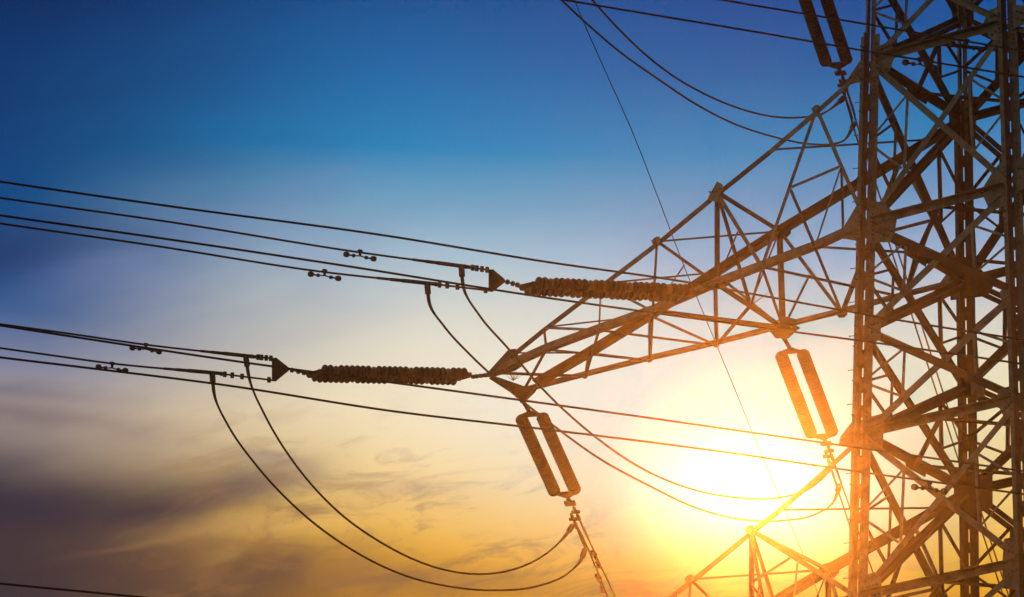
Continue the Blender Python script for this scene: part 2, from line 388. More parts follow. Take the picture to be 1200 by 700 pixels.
# plan bracing at the arm levels
for z, nm in ((H1, '1'), (0, '2'), (-H3, '3'), (-H4, '4')):
    ms = [(leg(a, z)+leg(b, z))/2+V((0, 0, -.06)) for a, b in ((A_, C_), (C_, D_), (D_, B_), (B_, A_))]
    for k in range(4): member('plan_brace', ms[k], ms[(k+1) % 4], .10, V((0, 0, -1)), inner=True, dark=True)
    m_ = MB(); m_.dark = True; c = ms[0]; m_.plate([c+V((0, y, zz)) for y, zz in ((-.55, .1), (-.2, .24), (.2, .24), (.55, .1), (.45, -.16), (-.45, -.16))], V((1, 0, 0)), .02)
    braces.append(('node_plate', m_, 60))
    if nm in '13':
        p, q = leg(A_, z-1.95), leg(D_, z-1.6)
lim = {}
for name, m_, s_ in sorted(braces, key=lambda e: -e[2]): lim.setdefault(name, []).append(m_)
for name, lst in lim.items():
    for m_ in lst[:99]: tpart(m_, name, STEEL)
    if len(lst) > 99:
        j_ = MB(); j_.dark = True
        for m_ in lst[99:]:
            b = len(j_.v); j_.v += m_.v; j_.f += [tuple(b+i for i in f) for f in m_.f]
        o = tpart(j_, name, STEEL); o['kind'] = 'stuff'

# --- gusset plates (outlines measured, laid on the planes of the tower's faces)
fr_n = (leg(A_, H1)-leg(A_, -H4)).cross(leg(B_, 0)-leg(A_, 0)).normalized()
if fr_n.y > 0: fr_n = -fr_n
def gusset(poly, P, n, rows=(), off=.045, parent=tower, name='gusset_plate', t=.022, br=.033, shift=V((0, 0, 0)), dark=False):
    m_ = MB(); P = P+n*off; pts = [onp(x, y, P, n)+shift for x, y in poly]; m_.plate(pts, n, t)
    mb = MB(); m_.dark = dark
    for (x0, y0, x1, y1, c) in rows:
        for i in range(c):
            f = i/(c-1) if c > 1 else 0; p = onp(x0+(x1-x0)*f, y0+(y1-y0)*f, P, n)+shift+n*t/2
            mb.bolt(p, n, br*random.uniform(.9, 1.1), .03)
    if mb.v: m_.merge(mb)
    return tpart(m_, name, STEEL, parent=parent)
tipf = V((-15.06278, -.634057, -.852106)); tipb = V((-15.06278, .634057, -.852106))
arm_fn = (leg(A_, H1)-leg(A_, 0)).cross(tipf-leg(A_, 0)).normalized()
if arm_fn.y > 0: arm_fn = -arm_fn
arm_bn = (leg(C_, H1)-leg(C_, 0)).cross(tipb-leg(C_, 0)).normalized()
if arm_bn.y < 0: arm_bn = -arm_bn
A2 = leg(A_, 0); C2 = leg(C_, 0)
FP = leg(A_, 0)
gusset([(1021, 57), (1042.5, 49.5), (1049.5, 61.3), (1042.5, 84), (1021, 91.5)], FP, fr_n, [(1030, 59, 1043, 54, 4), (1028, 72, 1045, 65, 5), (1029, 67, 1029, 80, 3), (1032, 84, 1040, 81, 2)])
gusset([(1178, 6), (1172, 7), (1158, 13), (1152, 29), (1159, 44), (1163, 47), (1178, 50)], FP, fr_n, [(1157, 30, 1169, 25, 4), (1163, 41, 1171, 34, 3), (1162, 20, 1171, 16, 3), (1173.5, 14, 1173.5, 44, 6)])
gusset([(1186, 6), (1208, 7), (1213, 22), (1188, 34)], FP, fr_n, [(1192, 14, 1205, 17, 4), (1193, 22, 1203, 26, 3)])
gusset([(1016, 236), (1035, 237), (1051.5, 253), (1048, 275), (1043, 284), (1016, 284)], FP, fr_n, [(1025, 264, 1047, 256, 7), (1030, 245, 1034, 250, 2), (1023.5, 241, 1023.5, 280, 9), (1027, 272, 1041, 277, 4), (1026, 247, 1026, 268, 4)], off=.05)
gusset([(1184, 187), (1176, 187), (1165, 199), (1151, 222), (1151, 227), (1158, 243), (1165, 246.5), (1186, 236)], FP, fr_n, [(1151.5, 226, 1168, 218, 6), (1161, 240, 1175, 229, 6), (1179, 196, 1180, 230, 7)], off=.05)
gusset([(1190, 186), (1212, 184), (1216, 210), (1192, 226)], FP, fr_n, [(1194, 198, 1210, 200, 5)], off=.05)
gusset([(1011, 491), (1034, 485), (1036, 493), (1034, 524), (1011, 528)], FP, fr_n, [(1018, 495, 1031, 490, 5), (1019, 503, 1031, 498, 5), (1019, 510, 1031, 506, 4), (1020, 518, 1029, 516, 3)], off=.05)
gusset([(1169, 457), (1193, 450), (1193, 486), (1175.5, 487), (1170, 475)], FP, fr_n, [(1174, 466, 1187, 460, 5), (1176, 482, 1186, 472, 4), (1188, 460, 1189, 480, 4)], off=.05)
gusset([(1172, 341), (1190, 338), (1190, 354), (1175.5, 358), (1172.5, 348)], FP, fr_n, [(1177, 353, 1186, 346, 4), (1178, 345, 1184, 342, 2)], off=.05)
gusset([(1019, 377), (1028, 374), (1032, 378), (1032, 398), (1018, 404)], FP, fr_n, [(1022, 381, 1029, 379, 3), (1022, 390, 1029, 389, 2)], off=.05)
gusset([(1006, 677), (1025, 670.5), (1032, 678), (1035, 712), (1006, 716)], FP, fr_n, [(1012, 682, 1027, 676, 5), (1013, 690, 1028, 685, 5), (1013, 700, 1031, 696, 5)], off=.05)
gusset([(1198, 627), (1177, 632), (1175, 658), (1175, 684), (1183, 691), (1200, 690)], FP, fr_n, [(1177, 660, 1194, 652, 6), (1178, 644, 1192, 650, 4), (1180, 676, 1192, 668, 4)], off=.05)
# rear faces: large plates round the rear-left leg
BP = leg(C_, 0); bk_n = V((0, 1, 0))
for poly in ([(1115, 10), (1124, -12), (1140, -10), (1141, 25), (1136, 33), (1117, 30)],
             [(1112, 120), (1145, 117), (1143, 158), (1113, 162)],
             [(1114, 311), (1150, 316), (1165, 334), (1157, 347), (1114, 352)],
             [(1122, 438), (1155, 455), (1152, 473), (1138, 466), (1122, 468)],
             [(1118, 556), (1144, 560), (1163, 556), (1163, 594), (1142, 603), (1118, 598)]):
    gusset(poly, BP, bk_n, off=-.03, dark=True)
gusset([(1095, 341), (1116, 312), (1122, 312), (1122, 336), (1100, 344)], C2, arm_bn, [(1100, 340, 1117, 336, 4)], off=.04)
gusset([(1138, 440), (1153, 446), (1153, 466), (1138, 462)], BP+V((0, -.3, 0)), bk_n, off=-.05)

# ------------------------------------------------------------------ cross arms
# joints of the front (near) face of the middle left arm and of its rear face
F_ = lambda x, y: onp(x, y, A2, arm_fn)
G_ = lambda x, y: onp(x, y, C2, arm_bn)
front_top = {'n4': F_(957, 128), 'n35': F_(901, 176), 'n3': F_(840, 225), 'n2': F_(770, 283), 'n15': F_(704, 333), 'n1': F_(637, 384), 'n0': F_(600, 414)}
front_bot = {'m6': F_(955, 290), 'm5': F_(893, 313), 'm4': F_(840, 333), 'm3': F_(765, 365), 'm2': F_(702, 387), 'm1': F_(640, 410), 'm0': F_(577, 438)}
# chord lines: fitted end points at the tip
TT = F_(592, 420); TB = F_(575, 440)
def chordx(P, Q, x): t = (x-P.x)/(Q.x-P.x); return P.lerp(Q, t)
btip = G_(612, 461); bttip = G_(628, 450)
back_bot = {'q6': chordx(C2, btip, front_bot['m6'].x), 'q5': G_(987, 368), 'q4': G_(918, 385), 'q3': G_(840, 405), 'q2': G_(762, 423), 'q1': G_(686, 442), 'q0': btip}
C1 = leg(C_, H1)
back_top = {'p4': chordx(C1, bttip, front_top['n4'].x), 'p3': G_(914, 271), 'p2': G_(838, 320), 'p15': G_(762, 370), 'p1': G_(690, 414), 'p0': bttip}
J = {}
for d in (front_top, front_bot, back_bot, back_top): J.update(d)
J['A1'], J['A2'], J['C1'], J['C2'] = leg(A_, H1), A2.copy(), C1, C2.copy()
J['bm'] = (J['m4']+J['q4'])/2; J['AC'] = (A2+C2)/2

def derive(J, zt, zb, shift):
    """same arm hung at another level: body joints follow the taper, outer joints keep their distance from the tip"""
    K_ = {}
    nx = {'A1': leg(A_, zt), 'A2': leg(A_, zb), 'C1': leg(C_, zt), 'C2': leg(C_, zb)}
    for k, P in J.items():
        if k in nx: K_[k] = nx[k]; continue
        root = {'n': 'A1', 'p': 'C1', 'm': 'A2', 'q': 'C2'}.get(k[0])
        if root is None: continue
        tipk = {'n': 'n0', 'p': 'p0', 'm': 'm0', 'q': 'q0'}[k[0]]
        tip_old, root_old = J[tipk], J[root]; t = (P.x-root_old.x)/(tip_old.x-root_old.x)
        tip_new = tip_old+V((shift, 0, zb+(.34 if k[0] in 'np' else 0)))
        line_old = root_old.lerp(tip_old, t); dev = P-line_old
        x_new = P.x+shift
        if t < .35: t2 = t*.95
        else: t2 = (x_new-nx[root].x)/(tip_new.x-nx[root].x)
        K_[k] = nx[root].lerp(tip_new, t2)+dev
    K_['bm'] = (K_['m4']+K_['q4'])/2; K_['AC'] = (nx['A2']+nx['C2'])/2
    return K_
def face_n(a, b, c, ref):
    n = (b-a).cross(c-a).normalized(); return n if n.dot(ref) > 0 else -n
def build_arm(J, mir, label, lower=False):
    mx = lambda P: V((-P.x, P.y, P.z)) if mir else P
    J = {k: mx(P) for k, P in J.items()}; sgn = -1 if mir else 1
    arm = bpy.data.objects.new('cross_arm', None); col.objects.link(arm); arm.parent = tower; org = (J['A2']+J['C2'])/2; arm.location = org-TO
    arm['label'] = label
    lst = []
    nF = face_n(J['A1'], J['A2'], J['m4'], V((0, -1, 0))); nB = face_n(J['C1'], J['C2'], J['q4'], V((0, 1, 0)))
    nT = face_n(J['A1'], J['C1'], J['n3'], V((0, 0, 1))); nD = V((0, 0, -1)); nX = V((-sgn, 0, 0))
    def chord(keys, a, n1_, n2_, inner_u):
        m_ = MB()
        for k1, k2 in zip(keys, keys[1:]):
            p, q = J[k1], J[k2]; m_.lbar(p, q, a, .02, inner_u, n2_, a)
        lst.append(('chord', m_))
    outx = V((-1, 0, 0))*sgn
    # bottom chords: one flange up in the side face, the other level, pointing inwards
    def chd(keys, a, u, v, dark=False):
        m_ = MB(); m_.dark = dark; p, q = J[keys[0]], J[keys[-1]]
        for k1, k2 in zip(keys, keys[1:]): m_.lbar(J[k1], J[k2], a, .02, u, v, a)
        lst.append(('chord', m_))
    chd(['A2', 'm6', 'm5', 'm4', 'm3', 'm2', 'm1', 'm0'], .19, V((0, 0, 1)), V((0, 1, 0)))
    chd(['C2', 'q6', 'q5', 'q4', 'q3', 'q2', 'q1', 'q0'], .17, V((0, 0, 1)), V((0, -1, 0)))
    chd(['A1', 'n4', 'n35'], .15, V((0, 0, -1)), V((0, 1, 0)))
    chd(['n35', 'n3', 'n2'], .15, V((0, 0, -1)), V((0, 1, 0)), True)
    chd(['n2', 'n15'], .15, V((0, 0, -1)), V((0, 1, 0)))
    chd(['n15', 'n1', 'n0'], .15, V((0, 0, -1)), V((0, 1, 0)), True)
    chd(['C1', 'p4', 'p3', 'p2', 'p15', 'p1', 'p0'], .21, V((0, -1, .3)), V((0, 0, -1)), True)
    def mem(a, b, size, n, inner=True, trim=.08, flip=False, name='arm_brace', dark=None):
        l_ = []; member(name, J[a] if isinstance(a, str) else a, J[b] if isinstance(b, str) else b, size, n, inner=inner, trim=trim, lst=l_, flip=flip, dark=(dark if dark is not None else (n is nD or n is nX or n is nT or random.random() < .3)))
        lst.append((name, l_[0][1]))
    mid = lambda a, b, t=.5: J[a].lerp(J[b], t)
    # near face
    if lower:
        mem('n3', 'A2', .13, nF, flip=True, dark=False); mem(mid('n3', 'A2', .40), mid('n3', 'm4', .5), .08, nF)
        mem(mid('n3', 'A2', .45), mid('m5', 'A2', .25), .06, nF); mem(mid('n3', 'm4', .5), mid('n3', 'm5', .7), .05, nF)
    else: mem('n4', 'm5', .115, nF, dark=False); mem('n4', 'A2', .115, nF, flip=True, dark=False)
    mem('n3', 'm5', .115, nF, flip=True, dark=False); mem('n3', 'm4', .10, nF, dark=True)
    mem('n2', 'm4', .085, nF, flip=True, dark=True); mem('n2', 'm3', .085, nF, dark=True); mem('n15', 'm3', .07, nF); mem('n15', 'm2', .06, nF); mem('n1', 'm2', .075, nF); mem('n1', 'm1', .05, nF)
    a_, b_ = mid('n4', 'm5'), mid('n4', 'A2'); c_ = J['m6']
    if lower: a_, b_ = mid('n3', 'm5', .6), mid('n3', 'A2', .7)
    else: mem(a_, b_, .085, nF); mem(a_, c_, .06, nF, trim=.04); mem(b_, c_, .06, nF, trim=.04); mem(b_, mid('m6', 'A2', .55), .05, nF)
    mem(mid('n3', 'm5', .5), 'm4', .05, nF); mem(mid('n2', 'm4', .5), 'm3', .05, nF)
    # far face
    mem('p4', 'q5', .10, nB); mem('p4', 'C2', .11, nB); mem('p3', 'q5', .10, nB); mem('p3', 'q4', .13, nB); mem('p2', 'q4', .075, nB); mem('p2', 'q3', .085, nB)
    mem('p15', 'q3', .07, nB); mem('p15', 'q2', .07, nB); mem('p1', 'q2', .06, nB); mem('p1', 'q1', .06, nB)
    mem(mid('p3', 'q5'), 'q4', .05, nB); mem(mid('p4', 'q5'), mid('p4', 'C2'), .07, nB); mem('q6', mid('p4', 'C2'), .06, nB); mem('q6', mid('p4', 'q5'), .06, nB)
    # upper face
    mem('n3', 'p3', .13, nT); mem('n2', 'p3', .06, nT); mem('n15', 'p2', .055, nT); mem('n35', mid('C1', 'p4', .5), .065, nT); mem('n1', 'p15', .05, nT)
    mem('n0', 'p1', .05, nT)
    # lower face
    mem('m4', 'q4', .17, nD); mem('m5', 'q4', .08, nD); mem('m3', 'q4', .11, nD); mem('m3', 'q2', .06, nD); mem('m2', 'q3', .07, nD); mem('m2', 'q1', .06, nD)
    mem('m1', 'q2', .07, nD); mem('m1', 'q0', .06, nD); mem('m0', 'q1', .085, nD); mem('m5', 'q6', .08, nD); mem('m6', 'q5', .08, nD); mem('m6', 'AC', .07, nD); mem('q6', 'AC', .09, nD)
    mem('m5', 'bm', .05, nD); mem('bm', 'q3', .07, nD)
    # inner frame standing under the big upper joint
    mem('n3', 'bm', .075, nX); mem('p3', 'bm', .055, nX)
    for name, m_ in lst:
        o = m_.build(name, STEEL); o.parent = arm; o.location = -org
    # plates at the joints
    def plate(k, n, r, sh=None, off=.05, nb=0, a0=0., dark=False):
        P = J[k]+n*off; u = outx; u = (u-n*u.dot(n)).normalized(); v = n.cross(u)
        if v.z < 0: v = -v
        sh = sh or [(-1, .45), (-.3, .75), (.6, .6), (1, 0), (.55, -.65), (-.4, -.8), (-1, -.35)]
        m_ = MB(); m_.dark = dark; m_.plate([P+u*x*r+v*y*r for x, y in sh], n, .018); bb = MB()
        for i in range(nb):
            bb.bolt(P+u*r*(-.7+1.4*i/max(1, nb-1))+v*r*random.uniform(-.3, .3), n, .028, .03)
        if bb.v: m_.merge(bb)
        o = m_.build('gusset_plate', STEEL); o.parent = arm; o.location = -org
    if lower: plate('n3', nF, .15)
    else: plate('n3', nF, .27, [(-.9, .5), (-.2, 1.), (.9, -.3), (1, -.6), (.5, -.9), (-.3, -1.3), (-.5, -.8), (-1, -.2)], nb=4)
    plate('n4', nF, .001 if lower else .13, nb=0 if lower else 2); plate('m5', nF, .2, nb=3); plate('n2', nF, .15, nb=2); plate('m3', nF, .16, nb=2); plate('m2', nF, .12, nb=2)
    plate('p3', nB, .30, nb=0, dark=True); plate('q4', nB, .40, off=-.03, dark=True); plate('q4', nD, .42, off=.02, nb=4, dark=True); plate('m4', nD, .34, off=.02, nb=3, dark=True); plate('m4', nF, .25, nb=6)
    plate('q5', nB, .16, off=-.03, dark=True); plate('q3', nB, .09, off=-.03); plate('q2', nB, .08, off=-.03); plate('q1', nB, .08, off=-.03); plate('p15', nT, .2, off=-.05)
    # tip: boxed end of plates
    m_ = MB(); a, b, c, d = J['m0'], J['n0'], J['q0'], J['p0']
    m_.plate([a+V((.0, 0, -.1)), a+V((-sgn*.1, 0, .1)), b+V((-sgn*.12, 0, .12)), b+V((sgn*.12, 0, .1)), b+V((sgn*.35, 0, -.45)), a+V((sgn*.75, 0, -.08))], nF, .03)
    bb = MB()
    for r_ in range(3):
        for i in range(5): bb.bolt(a.lerp(b, .15+.16*i)+V((sgn*(.1+.13*r_), 0, .02-.05*r_))+nF*.015, nF, .028, .03)
    for i in range(6): bb.bolt(a+V((sgn*(.15+.12*i), -.0, .01+.03*i))+nF*.015, nF, .028, .03)
    m_.merge(bb); m_.dark = True
    o = m_.build('tip_plate', STEEL); o.parent = arm; o.location = -org
    m_ = MB(); m_.dark = True; m_.plate([a+V((-sgn*.08, -.03, -.13)), a+V((sgn*.13, -.03, -.13)), c+V((sgn*.45, -.12, -.03)), c+V((sgn*.15, .18, -.03)), c+V((-sgn*.18, .1, -.06))], nD, .03)
    m_.plate([c+V((-sgn*.2, .03, -.12)), c+V((sgn*.1, .03, -.24)), c+V((sgn*.4, .03, -.05)), c+V((sgn*.6, .03, .2)), c+V((0, .03, .15))], V((0, 1, 0)), .03)
    o = m_.build('tip_plate', STEEL); o.parent = arm; o.location = -org
    m_ = MB(); m_.plate([a+V((x_*sgn, 0, z_)) for x_, z_ in ((-.24, -.03), (-.05, -.1), (.1, -.1), (.1, .06), (-.1, .06))], V((0, 1, 0)), .04)
    m_.ring(a+V((-sgn*.2, 0, 0)), V((0, 1, 0)), .05, .02)
    o = m_.build('hanger_lug', HARD); o.parent = arm; o.location = -org
    m_ = MB(); m_.plate([c+V((-.12, 0, -.12)), c+V((.12, 0, -.12)), c+V((.05, 0, -.28)), c+V((-.05, 0, -.28))], V((0, 1, 0)), .04)
    o = m_.build('hanger_lug', HARD); o.parent = arm; o.location = -org
    return J
build_arm(J, False, 'cross arm reaching left across the middle of the picture')
# lower-left arm: its big upper joint is seen just under the sun
nlow = (leg(A_, -H3)-leg(A_, -H4)).cross(tipf+V((0, 0, -H4))-leg(A_, -H4)).normalized()
n3low = onp(878, 621, leg(A_, -H4), nlow)
SH = n3low.x-J['n3'].x
JL = derive(J, -H3, -H4, SH); 
AZ = math.radians(22); nFar0 = V((-math.sin(AZ), math.cos(AZ), 0)).cross(V((0, 0, 1))).normalized()
MF = J['q4']+V((0, .0, -.25)); low_now = onp(968, 518, MF, nFar0)
SU = onp(985, 84, low_now+V((0, 0, 10.4)), V((0, 1, 0)))-low_now       # how far the upper string hangs from the inner one
def derive_short(J, zt, zb, tip):
    K_ = {}; nx = {'A1': leg(A_, zt), 'A2': leg(A_, zb), 'C1': leg(C_, zt), 'C2': leg(C_, zb)}
    for k, P in J.items():
        if k in nx: K_[k] = nx[k]; continue
        root = {'n': 'A1', 'p': 'C1', 'm': 'A2', 'q': 'C2'}.get(k[0])
        if root is None: continue
        tk = {'n': 'n0', 'p': 'p0', 'm': 'm0', 'q': 'q0'}[k[0]]; t = (P.x-J[root].x)/(J[tk].x-J[root].x)
        K_[k] = nx[root].lerp(tip+(J[tk]-J['q0']), t)
    K_['bm'] = (K_['m4']+K_['q4'])/2; K_['AC'] = (nx['A2']+nx['C2'])/2
    return K_
JU = derive_short(J, H1+H3+4.4, H1+H3, MF+SU+V((0, 0, .2)))
print('low n2', [round(c) for c in px(JL['n2'])], 'SU', SU, 'tip', [round(c) for c in px(JU['q0'])], 'shift', SH, 'n3low', [round(c) for c in px(JL['n3'])], 'q4 up', [round(c) for c in px(JU['q4'])])
build_arm(JL, False, 'lower cross arm fading into the glare under the sun', True)
build_arm(JU, False, 'upper cross arm above the frame')
build_arm(J, True, 'right hand cross arm at middle level')
build_arm(JL, True, 'right hand cross arm at lower level', True)

# front face plates where the left arm meets the leg
gusset([(1012, 65.6), (993.5, 92.8), (990, 100.6), (1012, 95.4)], A2, arm_fn, [(995, 94, 1010, 83, 6), (1003, 92, 1012, 87, 3), (1011, 70, 1011, 92, 5)], off=.05)
gusset([(1012, 236), (1004, 241), (985, 273), (984, 279), (1012, 284)], A2, arm_fn, [(985, 277, 1004, 271, 7), (1008, 245, 1008, 280, 8)], off=.05)
gusset([(1010, 492), (1000, 493), (985, 512), (983, 522), (1010, 526)], A2+V((SH*.0, 0, 0)), arm_fn, [(988, 516, 1005, 508, 5)], off=.05)

# ------------------------------------------------------------------ insulators, fittings, conductors
AZ = math.radians(22)
DN = V((-math.sin(AZ), -math.cos(AZ), 0)); DF = V((-math.sin(AZ), math.cos(AZ), 0)); ZZ = V((0, 0, 1))
nN = DN.cross(ZZ).normalized(); nFar = DF.cross(ZZ).normalized()
disc_mesh = {}
def disc(kind):
    if kind not in disc_mesh:
        m_ = MB(); d = V((0, 0, 1))
        if kind == 'rest': prof = [(-.062, .05), (-.045, .09), (-.03, .122), (-.012, .143), (.01, .151), (.03, .146), (.045, .128), (.054, .09), (.06, .05)]
        else: prof = [(-.062, .05), (-.045, .09), (-.03, .122), (-.012, .143), (.01, .151), (.03, .146), (.045, .128), (.054, .09), (.06, .05)]
        m_.lathe(V((0, 0, 0)), d, prof, 20); o = m_.build('insulator_disc', PALE if kind == 'pale' else PORC, smooth=True)
        disc_mesh[kind] = o.data; bpy.data.objects.remove(o)
    return disc_mesh[kind]
def ins_string(label, group, P0, P1, P2, side, n_disc, tension=True, ends=(None, None)):
    """P0 tower end, P1 -> P2 the run of discs, side: separation vector of the two columns"""
    t = empty('insulator_string', label, 'insulator', group, loc=P0)
    def put(mb, name, material, parent=None, smooth=False):
        o = mb.build(name, material, smooth=smooth); o.parent = parent or t; o.location = -P0 if parent is None else V((0, 0, 0)); return o
    d = (P2-P1).normalized(); h = side/2; nrm = d.cross(side).normalized()
    hd = (P1-P0).normalized()
    # tower side hardware: shackle, link, yoke
    m_ = MB(); L0 = (P1-P0).length; y0 = P1-d*.34
    m_.cyl(P0, y0, .024, 8)
    k = 0
    for f in (.12, .4, .7, .92):
        c = P0.lerp(y0, f); m_.lathe(c-d*.06, d, [(0, .03), (.02, .062), (.1, .062), (.12, .03)], 8)
    m_.ring(P0.lerp(y0, .25), nrm, .055, .018)
    put(m_, 'shackle', HARD)
    m_ = MB(); m_.plate([y0-d*.05, y0+nrm.cross(d)*.05, P1-d*.13-h*1.15, P1-d*.03-h*1.12, P1-d*.03+h*1.12, P1-d*.13+h*1.15, y0-nrm.cross(d)*.05], nrm, .03)
    put(m_, 'yoke_plate', HARD)
    y1 = P2+d*.34; E = y1+d*.1
    m_ = MB(); m_.plate([y1+d*.05, P2+d*.13+h*1.15, P2+d*.03+h*1.12, P2+d*.03-h*1.12, P2+d*.13-h*1.15], nrm, .03)
    put(m_, 'yoke_plate', HARD)
    q = d.to_track_quat('Z', 'Y'); run = (P2-P1).length; st = run/n_disc
    for s_ in (-1, 1):
        m_ = MB(); a, b = P1+h*s_, P2+h*s_; m_.cyl(a-d*.12, b+d*.12, .02, 8); m_.cyl(a-d*.13, a-d*.04, .04, 8); m_.cyl(b+d*.04, b+d*.13, .04, 8)
        colm = put(m_, 'insulator_column', HARD)
        for i in range(n_disc):
            kind = 'pale' if (tension and i % 7 == (3 if s_ > 0 else 5)) else 'std'
            o = bpy.data.objects.new('insulator_disc', disc(kind)); col.objects.link(o); o.parent = colm
            o.location = a+d*(st*(i+.5)); o.rotation_mode = 'QUATERNION'; o.rotation_quaternion = q
            o.scale = (.92, .92, 1) if kind == 'pale' else ((1.08, 1.08, 1.1) if tension else (1.2, 1.2, 1))
    return t, y1
def damper(P, d, parent, org):
    """stockbridge damper hung under a cable"""
    m_ = MB(); u = V((0, 0, -1)); c = P+u*.13
    m_.box(P+u*.05, d*.03, u*.09, d.cross(u)*.02)
    m_.lathe(P-d*.06, d, [(0, .035), (.02, .05), (.1, .05), (.12, .035)], 8)
    o = m_.build('vibration_damper', HARD); o.parent = parent; o.location = -org
    for s_ in (-1, 1):
        w = MB(); w.tube([c, c+d*.12*s_+u*.015, c+d*.30*s_+u*.03], .017, 6)
        w.lathe(c+d*.14*s_+u*.02, d*s_, [(0, .02), (.02, .05), (.07, .05), (.1, .02), (.18, .024), (.2, .06), (.26, .078), (.32, .06), (.34, .01)], 8)
        q = w.build('damper_weight', HARD); q.parent = o
def catmull(P, n=10):
    """smooth curve through the points, tangents weighted by the spacing so that long spans do not overshoot"""
    D = [max(1e-6, (P[i+1]-P[i]).length) for i in range(len(P)-1)]; T = []
    for i in range(len(P)):
        if i == 0: T.append((P[1]-P[0])/D[0])
        elif i == len(P)-1: T.append((P[-1]-P[-2])/D[-1])
        else: T.append(((P[i]-P[i-1])/D[i-1]*D[i]+(P[i+1]-P[i])/D[i]*D[i-1])/(D[i]+D[i-1]))
    out_ = []
    for i in range(len(P)-1):
        for k in range(n):
            t = k/n; t2 = t*t; t3 = t2*t
            out_.append(P[i]*(2*t3-3*t2+1)+T[i]*D[i]*(t3-2*t2+t)+P[i+1]*(3*t2-2*t3)+T[i+1]*D[i]*(t3-t2))
    out_.append(P[-1]); return out_
RW = .029
def line(label, group, pts, r=RW, name='power_cable', cat='cable', smoothn=10, taper=None):
    P = catmull(pts, smoothn); org = P[0]; m_ = MB(); m_.tube(P, r, 8)
    o = m_.build(name, CABLE, loc=org, smooth=True); tag(o, label, cat, group); return o, org
def hardware(mb, name, parent, org, material=None, smooth=False):
    o = mb.build(name, material or HARD, smooth=smooth); o.parent = parent; o.location = -org; return o
def clampset(o, org, path):
    """compression dead-end clamp at P (cable runs along d away from the tower), with the jumper terminal hanging down"""
    C_ = catmull(path, 60); d = (C_[1]-C_[0]).normalized(); pts = [C_[0]-d*.40, C_[0]-d*.36]; rad = [.024, .046]; s_ = 0
    for a, b in zip(C_, C_[1:]):
        pts.append(a); rad.append(.052 if s_ < .75 else .044 if s_ < 1.1 else .036); s_ += (b-a).length
        if s_ > 1.5: break
    m_ = MB(); m_.tube(pts, rad, 10)
    hardware(m_, 'dead_end_clamp', o, org, smooth=True)
NP = lambda x, y, P: onp(x, y, P, nN)
FPn = lambda x, y, P: onp(x, y, P, nFar)
def extend(P, Q, L_, sag=0):
    d = (Q-P).normalized(); return Q+d*L_+V((0, 0, sag))

# --- near-side tension strings: outer (tip) and inner (mid arm)
T0 = J['m0']+V((-.2, 0, 0)); M0 = J['m4']+V((-.0, -.15, -.05))
side = nN*.5 if nN.dot(V((1, 0, 0))) > 0 else -nN*.5
side = V((side.x, side.y, 0)).normalized()*.56
to1, yk1 = ins_string('double brown insulator string pulling left from the very tip of the long cross arm', 'double insulator strings pulling left', T0, NP(541, 441.5, T0), NP(372, 438, T0), side, 27)
to2, yk2 = ins_string('double brown insulator string pulling left from the middle of the long cross arm', 'double insulator strings pulling left', M0, NP(800, 344, M0), NP(622, 335.5, M0), side, 27)
def near_bundle(P0, yoke_px, w1, w2, cl1, cl2, names, group, damp):
    """vertical yoke plate, two sub-conductors with clamps; w1, w2 lists of px points from the clamp out"""
    q = lambda x, y: NP(x, y, P0)
    (ax, ay), (tx, ty), (bx, by) = yoke_px
    m_ = MB(); a, b, c = q(ax, ay), q(tx, ty), q(bx, by); ou = (q(tx-3.5, ty)-b)
    m_.plate([a+V((0, 0, .05)), b+ou*-.6+V((0, 0, .03)), b+ou*.6, c+ou*.6, c-ou*.6-V((0, 0, .03)), a-V((0, 0, .05))], nN, .035)
    res = []
    for idx, (w, cl, nm, y_) in enumerate(((w1, cl1, names[0], b), (w2, cl2, names[1], c))):
        pts = [q(*p) for p in w]; d = (pts[1]-pts[0]).normalized(); end = extend(pts[-2], pts[-1], 45, 2.5)
        o, org = line(nm, group, [q(*cl)]+pts+[end])
        cp = q(*cl); clampset(o, org, [cp]+pts+[end])
        m2 = MB(); m2.cyl(y_, cp, .026, 6); L_ = (cp-y_).length; dd = (cp-y_).normalized()
        for f in ([.12, .3, .48, .62] if idx == 0 else [.08, .52, .68, .80]):
            c_ = y_+dd*L_*f; m2.lathe(c_-dd*.05, dd, [(0, .03), (.02, .052), (.08, .052), (.1, .03)], 8); m2.box(c_, dd*.045, V((0, 0, .075)), nN*.025)
        m2.ring(y_+dd*L_*.86, nN, .05, .016)
        hardware(m2, 'tension_link', o, org)
        res.append((o, org, cp, d))
        if damp[idx]:
            dp = q(*damp[idx]); damper(dp, d, o, org)
    return m_, res
gN = 'twin cables running left from the cross arm'
my, r1 = near_bundle(T0, ((338, 433), (321, 420.5), (321, 446)), [(170, 404), (80, 391), (0, 380)], [(130, 426), (60, 416.5), (0, 408)], (291, 417.5), (249, 437),
    ['upper twin cable leaving the outer left insulator string, damper near its inner end', 'lower twin cable leaving the outer left insulator string, damper near its inner end'], gN, [(171, 404), (131.5, 426)])
o = my.build('yoke_plate', HARD); o.parent = to1; o.location = -T0
m_ = MB(); e0, e1 = yk1, NP(338, 433, T0); m_.cyl(e0, e1, .026, 8); d_ = (e1-e0).normalized()
for f in (.15, .45, .8): m_.lathe(e0.lerp(e1, f)-d_*.05, d_, [(0, .03), (.02, .07), (.08, .07), (.1, .03)], 8)
o = m_.build('shackle', HARD); o.parent = to1; o.location = -T0
